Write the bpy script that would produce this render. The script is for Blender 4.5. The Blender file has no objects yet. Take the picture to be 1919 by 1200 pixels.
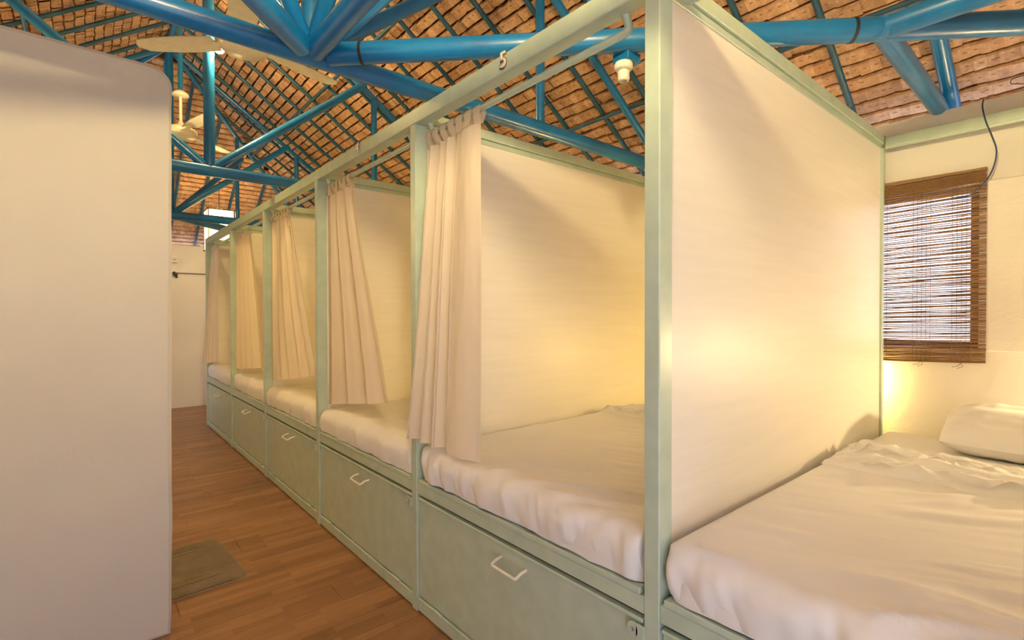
import bpy, math, random
from mathutils import Vector, Matrix, noise
random.seed(7)
SC = bpy.context.scene
COL = SC.collection

# ------------------------------------------------------------------ camera
cam_d = bpy.data.cameras.new('camera')
cam = bpy.data.objects.new('camera', cam_d)
COL.objects.link(cam)
_R = Vector((0.7629, -0.6465, -0.0021)).normalized()
_F = Vector((0.6465, 0.7628, -0.0118)).normalized()
_U = _R.cross(_F)
_R = _F.cross(_U)
cam.matrix_world = Matrix(((_R.x, _U.x, -_F.x, -1.061), (_R.y, _U.y, -_F.y, 0.0), (_R.z, _U.z, -_F.z, 1.25), (0, 0, 0, 1)))
cam_d.sensor_width = 36.0
cam_d.lens = 17.814
cam_d.clip_start = 0.02
SC.camera = cam

# ------------------------------------------------------------------ exposure, sky, lamps' strength
SC.view_settings.view_transform = 'Standard'
SC.view_settings.look = 'None'
SC.view_settings.exposure = 0.07
SC.view_settings.gamma = 1.0
SC.view_settings.use_curve_mapping = False
SKY = 2.8
SUN = 16.0
DISH_LAMP = 600.0
LANTERN_FAR = 10.0
LANTERN_FILL = 32.0  # strength of the added lantern out of view
ROOF_BULB = 1600.0
BULB = 680.0
BULB_FIRST = 1150.0
WARM_FIRST = (1.0, 0.74, 0.38)
WARM = (1.0, 0.66, 0.19)
WARM_SHADE = (1.0, 0.70, 0.26)
WARM_DISH = (1.0, 0.78, 0.37)

world = bpy.data.worlds.new('sky')
SC.world = world
world.use_nodes = True
wn = world.node_tree
wn.nodes.clear()
w_out = wn.nodes.new('ShaderNodeOutputWorld')
w_bg = wn.nodes.new('ShaderNodeBackground')
w_tc = wn.nodes.new('ShaderNodeTexCoord')
w_sep = wn.nodes.new('ShaderNodeSeparateXYZ')
w_ramp = wn.nodes.new('ShaderNodeValToRGB')
w_ramp.color_ramp.elements[0].position = 0.0
w_ramp.color_ramp.elements[0].color = (0.78, 0.83, 1.0, 1)
w_ramp.color_ramp.elements[1].position = 0.6
w_ramp.color_ramp.elements[1].color = (0.58, 0.66, 1.0, 1)
w_bg.inputs['Strength'].default_value = SKY
wn.links.new(w_tc.outputs['Generated'], w_sep.inputs[0])
wn.links.new(w_sep.outputs['Z'], w_ramp.inputs['Fac'])
wn.links.new(w_ramp.outputs['Color'], w_bg.inputs['Color'])
wn.links.new(w_bg.outputs['Background'], w_out.inputs['Surface'])


def portal(name, loc, rot, sx, sy):
    d = bpy.data.lights.new(name, 'AREA')
    d.shape = 'RECTANGLE'
    d.size = sx
    d.size_y = sy
    d.cycles.is_portal = True
    o = bpy.data.objects.new(name, d)
    COL.objects.link(o)
    o.location = loc
    o.rotation_euler = rot


sun_d = bpy.data.lights.new('sun', 'SUN')
sun_d.energy = SUN
sun_d.angle = math.radians(.6)
sun_d.color = (1.0, .97, .93)
sun = bpy.data.objects.new('sun', sun_d)
COL.objects.link(sun)
sun.rotation_euler = (math.radians(4), math.radians(19), 0)     # high sun, a little to the window side


portal('doorway_daylight', (-1.1, -0.53, 1.02), (math.pi / 2, 0, math.pi), 1.3, 2.05)
portal('blind_window_daylight', (2.06, 0.68, 1.46), (math.pi / 2, 0, math.pi / 2), 0.62, 0.74)
portal('side_door_daylight', (-1.43, 6.96, 1.0), (math.pi / 2, 0, -math.pi / 2), .68, 2.0)
portal('far_window_daylight', (2.06, 7.35, 1.45), (math.pi / 2, 0, math.pi / 2), 0.8, 0.75)


# ------------------------------------------------------------------ mesh helpers
class MB:
    def __init__(self):
        self.v = []
        self.f = []
        self.sm = []
        self.dark = set()

    def add(self, vs, fs, smooth=False):
        b = len(self.v)
        self.v.extend([tuple(p) for p in vs])
        for f in fs:
            self.f.append(tuple(b + i for i in f))
            self.sm.append(smooth)

    def box(self, x0, y0, z0, x1, y1, z1, bev=0.0):
        if bev <= 0:
            vs = [(x0, y0, z0), (x1, y0, z0), (x1, y1, z0), (x0, y1, z0), (x0, y0, z1), (x1, y0, z1), (x1, y1, z1), (x0, y1, z1)]
            self.add(vs, [(0, 3, 2, 1), (4, 5, 6, 7), (0, 1, 5, 4), (1, 2, 6, 5), (2, 3, 7, 6), (3, 0, 4, 7)])
            return
        b = min(bev, (x1 - x0) * .49, (y1 - y0) * .49, (z1 - z0) * .49)
        vs = []
        for sx in (0, 1):
            for sy in (0, 1):
                for sz in (0, 1):
                    X, Y, Z = (x1 if sx else x0), (y1 if sy else y0), (z1 if sz else z0)
                    ix, iy, iz = (-b if sx else b), (-b if sy else b), (-b if sz else b)
                    vs += [(X, Y + iy, Z + iz), (X + ix, Y, Z + iz), (X + ix, Y + iy, Z)]
        I = lambda sx, sy, sz, k: (sx * 4 + sy * 2 + sz) * 3 + k
        fs = []
        for s in (0, 1):
            fs.append((I(s, 0, 0, 0), I(s, 1, 0, 0), I(s, 1, 1, 0), I(s, 0, 1, 0)))
            fs.append((I(0, s, 0, 1), I(1, s, 0, 1), I(1, s, 1, 1), I(0, s, 1, 1)))
            fs.append((I(0, 0, s, 2), I(1, 0, s, 2), I(1, 1, s, 2), I(0, 1, s, 2)))
        for a in (0, 1):
            for c in (0, 1):
                fs.append((I(a, c, 0, 0), I(a, c, 1, 0), I(a, c, 1, 1), I(a, c, 0, 1)))
                fs.append((I(a, 0, c, 0), I(a, 1, c, 0), I(a, 1, c, 2), I(a, 0, c, 2)))
                fs.append((I(0, a, c, 1), I(1, a, c, 1), I(1, a, c, 2), I(0, a, c, 2)))
        for a in (0, 1):
            for c in (0, 1):
                for e in (0, 1):
                    fs.append((I(a, c, e, 0), I(a, c, e, 1), I(a, c, e, 2)))
        self.add(vs, fs)

    def tube(self, pts, r, n=12, cap=True, smooth=True):
        pts = [Vector(p) for p in pts]
        rs = r if isinstance(r, (list, tuple)) else [r] * len(pts)
        rings = []
        up = None
        for i, p in enumerate(pts):
            if i == 0:
                t = (pts[1] - p).normalized()
            elif i == len(pts) - 1:
                t = (p - pts[i - 1]).normalized()
            else:
                t = ((pts[i + 1] - p).normalized() + (p - pts[i - 1]).normalized()).normalized()
            if up is None:
                up = Vector((0, 0, 1)) if abs(t.z) < .9 else Vector((1, 0, 0))
            a = t.cross(up).normalized()
            b = a.cross(t).normalized()
            up = b
            rings.append([p + (a * math.cos(2 * math.pi * k / n) + b * math.sin(2 * math.pi * k / n)) * rs[i] for k in range(n)])
        vs = [q for ring in rings for q in ring]
        fs = []
        for i in range(len(rings) - 1):
            for k in range(n):
                fs.append((i * n + k, i * n + (k + 1) % n, (i + 1) * n + (k + 1) % n, (i + 1) * n + k))
        self.add(vs, fs, smooth)
        if cap:
            self.add(rings[0], [tuple(range(n - 1, -1, -1))])
            self.add(rings[-1], [tuple(range(n))])

    def lathe(self, c, prof, n=32, smooth=True):
        vs = []
        for (r, z) in prof:
            for k in range(n):
                a = 2 * math.pi * k / n
                vs.append((c[0] + r * math.cos(a), c[1] + r * math.sin(a), c[2] + z))
        fs = []
        for i in range(len(prof) - 1):
            for k in range(n):
                fs.append((i * n + k, i * n + (k + 1) % n, (i + 1) * n + (k + 1) % n, (i + 1) * n + k))
        self.add(vs, fs, smooth)

    def grid(self, P, smooth=True):
        nu, nv = len(P), len(P[0])
        vs = [q for row in P for q in row]
        fs = [(i * nv + j, (i + 1) * nv + j, (i + 1) * nv + j + 1, i * nv + j + 1) for i in range(nu - 1) for j in range(nv - 1)]
        self.add(vs, fs, smooth)

    def prism(self, poly, fn0, fn1):
        n = len(poly)
        self.add([fn0(p) for p in poly] + [fn1(p) for p in poly],
                 [tuple(range(n))[::-1], tuple(range(n, 2 * n))] + [(i, (i + 1) % n, n + (i + 1) % n, n + i) for i in range(n)])

    def mesh(self, name, mat, mat2=None):
        me = bpy.data.meshes.new(name)
        me.from_pydata(self.v, [], self.f)
        if any(self.sm):
            me.polygons.foreach_set('use_smooth', self.sm)
        if mat is not None:
            me.materials.append(mat)
        if mat2 is not None:
            me.materials.append(mat2)
            me.polygons.foreach_set('material_index', [1 if i in self.dark else 0 for i in range(len(self.f))])
        me.update()
        return me

    def build(self, name, mat, parent=None, mat2=None):
        o = bpy.data.objects.new(name, self.mesh(name, mat, mat2))
        COL.objects.link(o)
        if parent is not None:
            o.parent = parent
            o.matrix_parent_inverse = Matrix.Translation(-Vector(parent.location)) if parent.rotation_euler[2] == 0 else parent.matrix_basis.inverted()
        return o


def empty(name, loc=(0, 0, 0)):
    o = bpy.data.objects.new(name, None)
    o.empty_display_size = .1
    COL.objects.link(o)
    o.location = loc
    return o


def tag(o, label=None, cat=None, group=None, kind=None):
    if label: o['label'] = label
    if cat: o['category'] = cat
    if group: o['group'] = group
    if kind: o['kind'] = kind
    return o


def thing(name, label, cat, loc=(0, 0, 0), group=None):
    return tag(empty(name, loc), label, cat, group)


def place(name, mesh, mat4, parent=None):
    o = bpy.data.objects.new(name, mesh)
    COL.objects.link(o)
    if parent is not None:
        o.parent = parent
        o.matrix_parent_inverse = Matrix.Translation(-Vector(parent.location))
    o.matrix_basis = mat4
    return o


# ------------------------------------------------------------------ material helpers
class NT:
    def __init__(self, name):
        self.m = bpy.data.materials.new(name)
        self.m.use_nodes = True
        self.t = self.m.node_tree
        self.b = self.t.nodes['Principled BSDF']
        self.out = self.t.nodes['Material Output']

    def n(self, typ, **kw):
        x = self.t.nodes.new('ShaderNode' + typ)
        for k, v in kw.items():
            if k.startswith('i_'):
                key = k[2:].replace('_', ' ')
                x.inputs[int(key) if key.isdigit() else key].default_value = v
            else:
                setattr(x, k, v)
        return x

    def l(self, a, b):
        self.t.links.new(a, b)

    def set(self, **kw):
        for k, v in kw.items():
            self.b.inputs[k.replace('_', ' ')].default_value = v
        return self

    def ramp(self, fac, stops):
        r = self.n('ValToRGB')
        e = r.color_ramp.elements
        while len(e) < len(stops):
            e.new(.5)
        for q, (p, c) in zip(e, stops):
            q.position = p
            q.color = (*c, 1)
        self.l(fac, r.inputs['Fac'])
        return r.outputs['Color']

    def noise(self, vec, scale, detail=4, rough=.5):
        x = self.n('TexNoise', i_Scale=scale, i_Detail=detail, i_Roughness=rough)
        if vec is not None:
            self.l(vec, x.inputs['Vector'])
        return x.outputs['Fac']

    def mapped(self, kind='Object', scale=(1, 1, 1), rot=(0, 0, 0)):
        tc = self.n('TexCoord')
        mp = self.n('Mapping', i_Scale=scale, i_Rotation=rot)
        self.l(tc.outputs[kind], mp.inputs['Vector'])
        return mp.outputs['Vector']

    def bump(self, h, strength=.2, dist=.01):
        x = self.n('Bump', i_Strength=strength, i_Distance=dist)
        self.l(h, x.inputs['Height'])
        self.l(x.outputs['Normal'], self.b.inputs['Normal'])
        return x

    def color(self, c):
        self.l(c, self.b.inputs['Base Color'])


def pos_vec(t, scale=(1, 1, 1)):
    g = t.n('NewGeometry')
    mp = t.n('Mapping', i_Scale=scale)
    t.l(g.outputs['Position'], mp.inputs['Vector'])
    return mp.outputs['Vector']


def plain(name, col, rough=.5, metal=0.0, spread=.06, bump=.0, scale=30, coat=0.0):
    t = NT(name).set(Roughness=rough, Metallic=metal)
    v = pos_vec(t)
    f = t.noise(v, scale)
    c0 = tuple(max(0, x * (1 - spread)) for x in col)
    c1 = tuple(min(1, x * (1 + spread)) for x in col)
    t.color(t.ramp(f, [(.3, c0), (.7, c1)]))
    if bump:
        t.bump(t.noise(v, scale * 4), bump, .004)
    if coat:
        t.set(Coat_Weight=coat, Coat_Roughness=.12)
    return t.m


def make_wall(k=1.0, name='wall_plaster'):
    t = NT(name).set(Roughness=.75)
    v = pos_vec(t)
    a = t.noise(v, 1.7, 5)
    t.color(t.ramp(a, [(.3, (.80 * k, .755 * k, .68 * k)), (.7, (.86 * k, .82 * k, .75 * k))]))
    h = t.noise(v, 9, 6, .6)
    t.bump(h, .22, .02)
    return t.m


def make_mint():
    t = NT('mint_paint').set(Roughness=.34)
    v = pos_vec(t)
    f = t.noise(v, 14, 5)
    t.color(t.ramp(f, [(.25, (.43, .54, .44)), (.6, (.50, .61, .50)), (.8, (.54, .65, .54))]))
    t.bump(t.noise(v, 60, 4), .12, .003)
    t.set(Coat_Weight=.25, Coat_Roughness=.25)
    return t.m


def make_panel():
    t = NT('cream_panel').set(Roughness=.33)
    v = pos_vec(t, (1.0, 1.0, 14))
    f = t.noise(v, 3, 5)
    t.color(t.ramp(f, [(.3, (.83, .79, .715)), (.7, (.87, .83, .755))]))
    t.bump(f, .05, .006)
    rr = t.n('MapRange', i_To_Min=.36, i_To_Max=.46)
    t.l(t.noise(pos_vec(t, (2, 2, 30)), 2, 5), rr.inputs['Value'])
    t.l(rr.outputs['Result'], t.b.inputs['Roughness'])
    return t.m


def make_blue():
    t = NT('blue_pipe_paint').set(Roughness=.30)
    v = pos_vec(t)
    f = t.noise(v, 7, 6, .65)
    t.color(t.ramp(f, [(.25, (.003, .105, .30)), (.55, (.004, .150, .42)), (.8, (.012, .19, .47))]))
    t.bump(t.noise(v, 45, 4), .10, .003)
    t.set(Coat_Weight=.4, Coat_Roughness=.15)
    return t.m


def make_shaded_rafter():  # teal pipe paint darkened further to carry the shade under the roof
    t = NT('shaded_pipe_paint').set(Roughness=.42)
    f = t.noise(pos_vec(t), 9, 5)
    t.color(t.ramp(f, [(.25, (.007, .052, .105)), (.55, (.012, .080, .165)), (.8, (.03, .12, .21))]))
    return t.m


def make_thatch():
    t = NT('nipa_leaf').set(Roughness=.62)
    g = t.n('NewGeometry')
    oi = t.n('ObjectInfo')
    add = t.n('Math', operation='ADD')
    t.l(g.outputs['Random Per Island'], add.inputs[0])
    t.l(oi.outputs['Random'], add.inputs[1])
    fr = t.n('Math', operation='FRACT')
    t.l(add.outputs[0], fr.inputs[0])
    base = t.ramp(fr.outputs[0], [(0, (.54, .315, .19)), (.35, (.62, .375, .235)), (.65, (.69, .425, .27)), (.92, (.76, .50, .34)), (1, (.56, .29, .16))])
    v = pos_vec(t)
    f = t.noise(v, 38, 6, .7)
    mx = t.n('MixRGB', blend_type='MULTIPLY', i_Fac=.75)
    t.l(base, mx.inputs[1])
    t.l(t.ramp(f, [(.3, (.50, .46, .42)), (.62, (1, 1, 1))]), mx.inputs[2])
    t.color(mx.outputs[0])
    t.bump(t.noise(v, 120, 4, .7), .5, .004)
    return t.m


def make_floor():
    t = NT('strip_wood').set(Roughness=.36)
    v = pos_vec(t)
    br = t.n('TexBrick', i_Scale=1.0, offset=.37, offset_frequency=2)
    for k, x in (('Color1', (0, 0, 0, 1)), ('Color2', (1, 1, 1, 1)), ('Mortar', (.0, .0, .0, 1)), ('Mortar Size', .0008), ('Bias', 0.0), ('Brick Width', .31), ('Row Height', .040)):
        br.inputs[k].default_value = x
    t.l(v, br.inputs['Vector'])
    grain = t.noise(pos_vec(t, (3.2, 30, 1)), 3.2, 7, .65)
    big = t.noise(pos_vec(t, (.8, 7, 1)), 1.4, 4)
    m1 = t.n('MixRGB', blend_type='MIX', i_Fac=.60)
    t.l(br.outputs['Color'], m1.inputs[1])
    t.l(grain, m1.inputs[2])
    m2 = t.n('MixRGB', blend_type='MIX', i_Fac=.35)
    t.l(m1.outputs[0], m2.inputs[1])
    t.l(big, m2.inputs[2])
    c = t.ramp(m2.outputs[0], [(.22, (.165, .072, .028)), (.45, (.27, .130, .055)), (.62, (.36, .185, .085)), (.85, (.46, .26, .13))])
    t.color(c)
    t.bump(grain, .08, .004)
    return t.m


def make_cloth(name, col, rough=.85, weave=700, trans=0.0):
    t = NT(name).set(Roughness=rough)
    v = pos_vec(t)
    f = t.noise(v, 5, 4)
    t.color(t.ramp(f, [(.3, tuple(x * .96 for x in col)), (.7, col)]))
    w = t.n('TexNoise', i_Scale=weave, i_Detail=2)
    t.l(v, w.inputs['Vector'])
    t.bump(w.outputs['Fac'], .10, .001)
    t.set(Sheen_Weight=.15)
    if trans:
        tr = t.n('BsdfTranslucent')
        tr.inputs['Color'].default_value = (*[min(1, x * .95) for x in col], 1)
        mx = t.n('MixShader', i_0=trans)
        t.l(t.b.outputs['BSDF'], mx.inputs[1])
        t.l(tr.outputs['BSDF'], mx.inputs[2])
        t.l(mx.outputs['Shader'], t.out.inputs['Surface'])
    return t.m


def make_bamboo():
    t = NT('bamboo_stick').set(Roughness=.55)
    oi = t.n('ObjectInfo')
    base = t.ramp(oi.outputs['Random'], [(0, (.28, .145, .06)), (.4, (.42, .24, .105)), (.75, (.52, .32, .155)), (1, (.34, .18, .08))])
    f = t.noise(pos_vec(t, (1, 9, 60)), 6, 4)
    mx = t.n('MixRGB', blend_type='MULTIPLY', i_Fac=.6)
    t.l(base, mx.inputs[1])
    t.l(t.ramp(f, [(.3, (.55, .5, .45)), (.6, (1, 1, 1))]), mx.inputs[2])
    t.color(mx.outputs[0])
    tr = t.n('BsdfTranslucent')
    t.l(mx.outputs[0], tr.inputs['Color'])
    sh = t.n('MixShader', i_0=.25)
    t.l(t.b.outputs['BSDF'], sh.inputs[1])
    t.l(tr.outputs['BSDF'], sh.inputs[2])
    t.l(sh.outputs['Shader'], t.out.inputs['Surface'])
    return t.m


def make_emit(name, col, strength):
    t = NT(name).set(Roughness=.6)
    t.b.inputs['Base Color'].default_value = (.9, .82, .68, 1)
    t.b.inputs['Emission Color'].default_value = (*col, 1)
    t.b.inputs['Emission Strength'].default_value = strength
    return t.m


def make_rug():
    t = NT('mat_pile').set(Roughness=.95)
    v = pos_vec(t)
    a = t.noise(v, 9, 5)
    b = t.noise(v, 220, 3)
    mx = t.n('MixRGB', blend_type='MIX', i_Fac=.4)
    t.l(a, mx.inputs[1])
    t.l(b, mx.inputs[2])
    t.color(t.ramp(mx.outputs[0], [(.3, (.12, .085, .04)), (.55, (.235, .165, .085)), (.75, (.33, .24, .13))]))
    t.bump(b, .9, .012)
    t.set(Sheen_Weight=.3)
    return t.m


M = {
    'wall': make_wall(), 'dimmed_wall': make_wall(.70, 'dimmed_plaster'), 'mint': make_mint(), 'panel': make_panel(), 'blue': make_blue(), 'thatch': make_thatch(), 'rafter': make_shaded_rafter(),  # stub gets a darker copy of the wall plaster to dim its lamplight
    'wood': make_floor(), 'sheet': make_cloth('white_sheet', (.84, .82, .80)), 'sheet2': make_cloth('white_top_sheet', (.85, .83, .81)),
    'pillow': make_cloth('pillow_case', (.84, .82, .80)), 'curtain': make_cloth('cream_curtain', (.82, .72, .58), trans=.22, weave=500),
    'bamboo': make_bamboo(), 'cord': plain('brown_cord', (.20, .12, .06), .8), 'rug': make_rug(),
    'rug_back': plain('mat_backing', (.34, .28, .22), .8),
    'enamel': plain('cream_enamel', (.82, .78, .68), .35, coat=.2), 'white_plastic': plain('white_plastic', (.82, .80, .75), .4),
    'steel': plain('bare_steel', (.50, .49, .46), .4, .9), 'dark': plain('black_plastic', (.02, .02, .022), .5),
    'wire': plain('blue_wire', (.02, .045, .13), .4), 'rope': plain('grey_cable', (.16, .15, .14), .6),
    'wood_frame': plain('dark_lamp_wood', (.16, .075, .03), .6),
    'stitch': plain('stitch_fibre', (.10, .045, .015), .8),
    'thatch_dark': plain('thatch_back', (.16, .085, .04), .9, spread=.2), 'ground': plain('sandy_ground', (.40, .41, .40), .95, spread=.2, scale=3),
    'paper_far': make_emit('lantern_paper_far', WARM_SHADE, LANTERN_FAR), 'dish_bulb': make_emit('dish_bulb_glass', WARM_DISH, DISH_LAMP), 'bulb_first': make_emit('first_bulb_glass', WARM_FIRST, BULB_FIRST),
    'bulb': make_emit('bulb_glass', WARM, BULB), 'paper_fill': make_emit('lantern_paper_fill', WARM_SHADE, LANTERN_FILL), 'roof_bulb': make_emit('roof_bulb_glass', WARM_SHADE, ROOF_BULB), 'digit': plain('white_digit', (.85, .80, .70), .5), 'digit_edge': plain('digit_outline', (.16, .10, .05), .6),
    'number_outline': plain('grey_digit', (.5, .45, .35), .6),  # grey for the outline behind the small digit
}

# ------------------------------------------------------------------ the room
XR, XL, YN, YF = 1.93, -2.70, -0.40, 8.08
RX, N1Y, N3Y = -0.40, 1.94, 5.90          # ridge line
PLATE = 2.17

g = MB(); g.box(-14, -14, -.5, 16, 22, -.3)
tag(g.build('ground', M['ground']), kind='structure')

fl = MB(); fl.box(XL - .12, YN - .12, -.3, XR + .12, YF + .12, -.012)
floor = tag(fl.build('floor', M['wood_frame']), kind='structure')
PW = .16
row = 0
y = YN
while y < YF - .01:
    w = min(PW, YF - y)
    x = XL - random.uniform(0, 1.1)
    while x < (.06 if y < 6.45 else XR):
        x2 = x + 1.18
        a, b = max(x, XL if y < 5.8 else -1.42), min(x2, .06 if y < 6.45 else XR)
        if b - a > .02:
            p = MB(); p.box(a + .0006, y + .0006, -.012, b - .0006, y + w - .0006, random.uniform(-.0006, .0002), .0012)
            p.build('plank', M['wood'], floor)
        x = x2
    y += PW
    row += 1


def wall_x(name, x0, x1, y0, y1, z1, holes):
    """wall in a plane of constant x, with rectangular holes (ya, yb, za, zb)"""
    m = MB()
    cuts = sorted({y0, y1, *[h[0] for h in holes], *[h[1] for h in holes]})
    for a, b in zip(cuts, cuts[1:]):
        hs = [h for h in holes if h[0] <= a + 1e-6 and h[1] >= b - 1e-6]
        if hs:
            if hs[0][2] > .01: m.box(x0, a, 0, x1, b, hs[0][2])
            m.box(x0, a, hs[0][3], x1, b, z1)
        else:
            m.box(x0, a, 0, x1, b, z1)
    return tag(m.build(name, M['wall']), kind='structure')


wr = wall_x('wall_right', XR, XR + .12, YN - .12, YF + .12, PLATE, [(.372, .98, 1.09, 1.82), (6.95, 7.75, 1.05, 1.85)])
for v_ in wr.data.vertices:
    if v_.co.z > PLATE - .001 and v_.co.x > XR + .1: v_.co.z = PLATE - .13
nb = MB(); nb.box(XR - .014, .05, 1.085, XR + .001, .346, 1.822, .004)
nb.build('raised_panel', M['wall'], wr)
wall_x('wall_left', XL - .12, XL, YN - .12, 5.9, PLATE, [])
wall_x('wall_side_door', -1.42, -1.30, 5.9, YF, PLATE, [(6.62, 7.3, 0.0, 2.0)])  # unseen wall stepped inward so its doorway throws daylight on the last bay
wj = MB(); wj.box(XL - .12, 5.78, 0, -1.30, 5.90, PLATE)  # return of the added step, out of view
tag(wj.build('wall_jog', M['wall']), kind='structure')
wf = MB(); wf.box(-1.42, YF, 0, XR + .12, YF + .12, 2.185)
tag(wf.build('wall_far', M['wall']), kind='structure')
wn_ = MB()
wn_.box(XL - .12, YN - .12, 0, -1.75, YN, PLATE); wn_.box(-.45, YN - .12, 0, XR + .12, YN, PLATE); wn_.box(-1.75, YN - .12, 2.05, -.45, YN, PLATE)
tag(wn_.build('wall_near', M['wall']), kind='structure')

# the white plaster wall stub on the left, with a softly rounded top corner
sx1, ytop = -.792, 2.205
out = [(XL + .001, 0.0), (sx1 - .018, 0.0)]
for k in range(1, 30):
    z = k / 30 * (ytop - .075)
    out.append((sx1 - .012 + .016 * (z / ytop) + .004 * noise.noise(Vector((1.3, z * 5, 0))), z))
cx, cz, rr = sx1 - .066, ytop - .075, .072
for k in range(0, 9):
    a = k / 8 * math.pi / 2
    out.append((cx + rr * math.cos(a), cz + rr * math.sin(a)))
for k in range(1, 40):
    x = cx - k / 40 * (cx - XL)
    out.append((x, ytop + .004 * noise.noise(Vector((x * 9, 2.2, 0))) + .004 * noise.noise(Vector((x * 3, 7, 0)))))
out.append((XL + .001, ytop))
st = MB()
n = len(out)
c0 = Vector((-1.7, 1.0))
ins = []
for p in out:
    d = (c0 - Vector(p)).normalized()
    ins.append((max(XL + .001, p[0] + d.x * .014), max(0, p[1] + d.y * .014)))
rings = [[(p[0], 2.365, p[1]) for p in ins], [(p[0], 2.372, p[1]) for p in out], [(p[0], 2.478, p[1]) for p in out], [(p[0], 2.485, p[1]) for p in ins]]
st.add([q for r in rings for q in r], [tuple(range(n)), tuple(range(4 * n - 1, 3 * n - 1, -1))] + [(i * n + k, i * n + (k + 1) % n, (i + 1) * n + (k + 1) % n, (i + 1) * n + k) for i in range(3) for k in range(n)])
tag(st.build('wall_stub', M['dimmed_wall']), kind='structure')

# window frame behind the blind, with its glass
w1 = empty('window_1', (XR + .05, .68, 1.455)); tag(w1, kind='structure')
m = MB()
for (a, b, c, d) in ((.372, .405, 1.09, 1.82), (.947, .98, 1.09, 1.82), (.405, .947, 1.09, 1.122), (.405, .947, 1.788, 1.82)):
    m.box(XR + .04, a, c, XR + .075, b, d, .003)
m.build('window_frame', M['wood_frame'], w1)

# ------------------------------------------------------------------ thatch roof
SL = .70
TH = math.atan(SL)
CT, ST = math.cos(TH), math.sin(TH)
ROOF0 = 2.27                # height of the rafter plane over the wall line (X=1.90)
EXPO = .074
PL = .62


def roof_z(off):            # off: horizontal distance from the ridge
    return ROOF0 + SL * (2.30 - off)


def leaf_panel(seed):
    """one stretch of a thatch course: folded leaf strips side by side, stitched with dark fibre, a deep joint at both edges"""
    rnd = random.Random(seed)
    m = MB()
    x = -PL / 2 - .01
    while x < PL / 2:
        w = rnd.uniform(.028, .060)
        t = rnd.uniform(-.0035, .0035)
        dz = rnd.uniform(-.003, .003)
        lo, hi = rnd.uniform(-.003, .003), EXPO - .011 + rnd.uniform(-.003, .003)
        prof = [(lo - .002, -.016), (lo + .002, .012 + dz), (hi - .004, .019 + dz), (hi, -.012)]
        vs = []
        for (yy, zz) in prof:
            vs += [(x, yy, zz + t), (x + w, yy, zz - t)]
        m.add(vs, [(2 * i, 2 * i + 1, 2 * i + 3, 2 * i + 2) for i in range(3)])
        if rnd.random() < .75:
            sx, sl = x + w * .4, rnd.uniform(.010, .018)
            sy = EXPO * rnd.uniform(.48, .58)
            k = len(m.f)
            m.add([(sx, sy, .0215), (sx + sl, sy, .0215), (sx + sl, sy + .0035, .0222), (sx, sy + .0035, .0222)], [(0, 1, 2, 3)])
            m.dark.add(k)
        x += w * rnd.uniform(.90, .99)
    return m


panels = [leaf_panel(k) for k in range(7)]
panel_mesh = [p.mesh('thatch_shingle', M['thatch'], M['stitch']) for p in panels]
ceiling = tag(empty('ceiling', (RX, 3.9, 3.9)), kind='structure')

slots = []
cam_p = Vector((-1.061, 0, 1.25))


def slope(o, eave_pt, along0, along1, clip, full=2.30, over=.36):
    o = Vector(o)
    zv = Vector((0, 0, 1))
    b = (-o * CT + zv * ST)
    nn = (-o * ST - zv * CT)
    a = b.cross(nn)
    rows_ = int((full + over) / CT / EXPO) + 1
    horiz = Vector((abs(o.y), abs(o.x), 0))
    for r in range(rows_):
        s = -over / CT + r * EXPO
        jit = random.uniform(0, PL)
        u = along0 - jit
        while u < along1 + PL:
            base = Vector(eave_pt) + horiz * u + b * (s) - nn * .052
            c = base
            off = (full - (s * CT))
            if clip(c, off):
                k = random.randrange(7)
                mat = Matrix(((a.x, b.x, nn.x, c.x), (a.y, b.y, nn.y, c.y), (a.z, b.z, nn.z, c.z), (0, 0, 0, 1))) @ Matrix.Rotation(random.uniform(-.010, .010), 4, 'Z')
                d = c - cam_p
                dep = d.dot(_F)
                score = 0
                if dep > .3:
                    px = 960 + 949.6 * d.dot(_R) / dep
                    py = 600 - 949.6 * d.dot(_U) / dep
                    if -60 < px < 1980 and -50 < py < 470:
                        score = 1 / dep ** 2
                        if px < 320 and py > 45 + px * .277: score = 0
                        if 1215 < px < 1650 and py > (px - 1260) * .69 + 10: score = 0
                        if 385 < px < 1207 and py > 470 - (px - 385) * .25: score = 0
                slots.append((score, k, mat))
            u += PL


slope((1, 0, 0), (1.90, 0, ROOF0), -.6, 8.4, lambda c, off: N1Y - off - .12 < c.y < N3Y + off + .12)
slope((-1, 0, 0), (-2.70, 0, ROOF0), -.6, 8.4, lambda c, off: N1Y - off - .12 < c.y < N3Y + off + .12)
slope((0, 1, 0), (0, 8.20, ROOF0), -3.0, 2.3, lambda c, off: abs(c.x - RX) < off + .12)
slope((0, -1, 0), (0, -.36, ROOF0), -3.0, 2.3, lambda c, off: abs(c.x - RX) < off + .12)
slots.sort(key=lambda q: -q[0])
stuff = MB()
for i, (sc_, k, mat) in enumerate(slots):
    if i < 292 and sc_ > 0:
        place('thatch_shingle', panel_mesh[k], mat, ceiling)
    else:
        stuff.dark.update(len(stuff.f) + q for q in panels[k].dark)
        stuff.add([mat @ Vector(p) for p in panels[k].v], panels[k].f)
tag(stuff.build('thatch', M['thatch'], ceiling, M['stitch']), kind='stuff')
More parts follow.
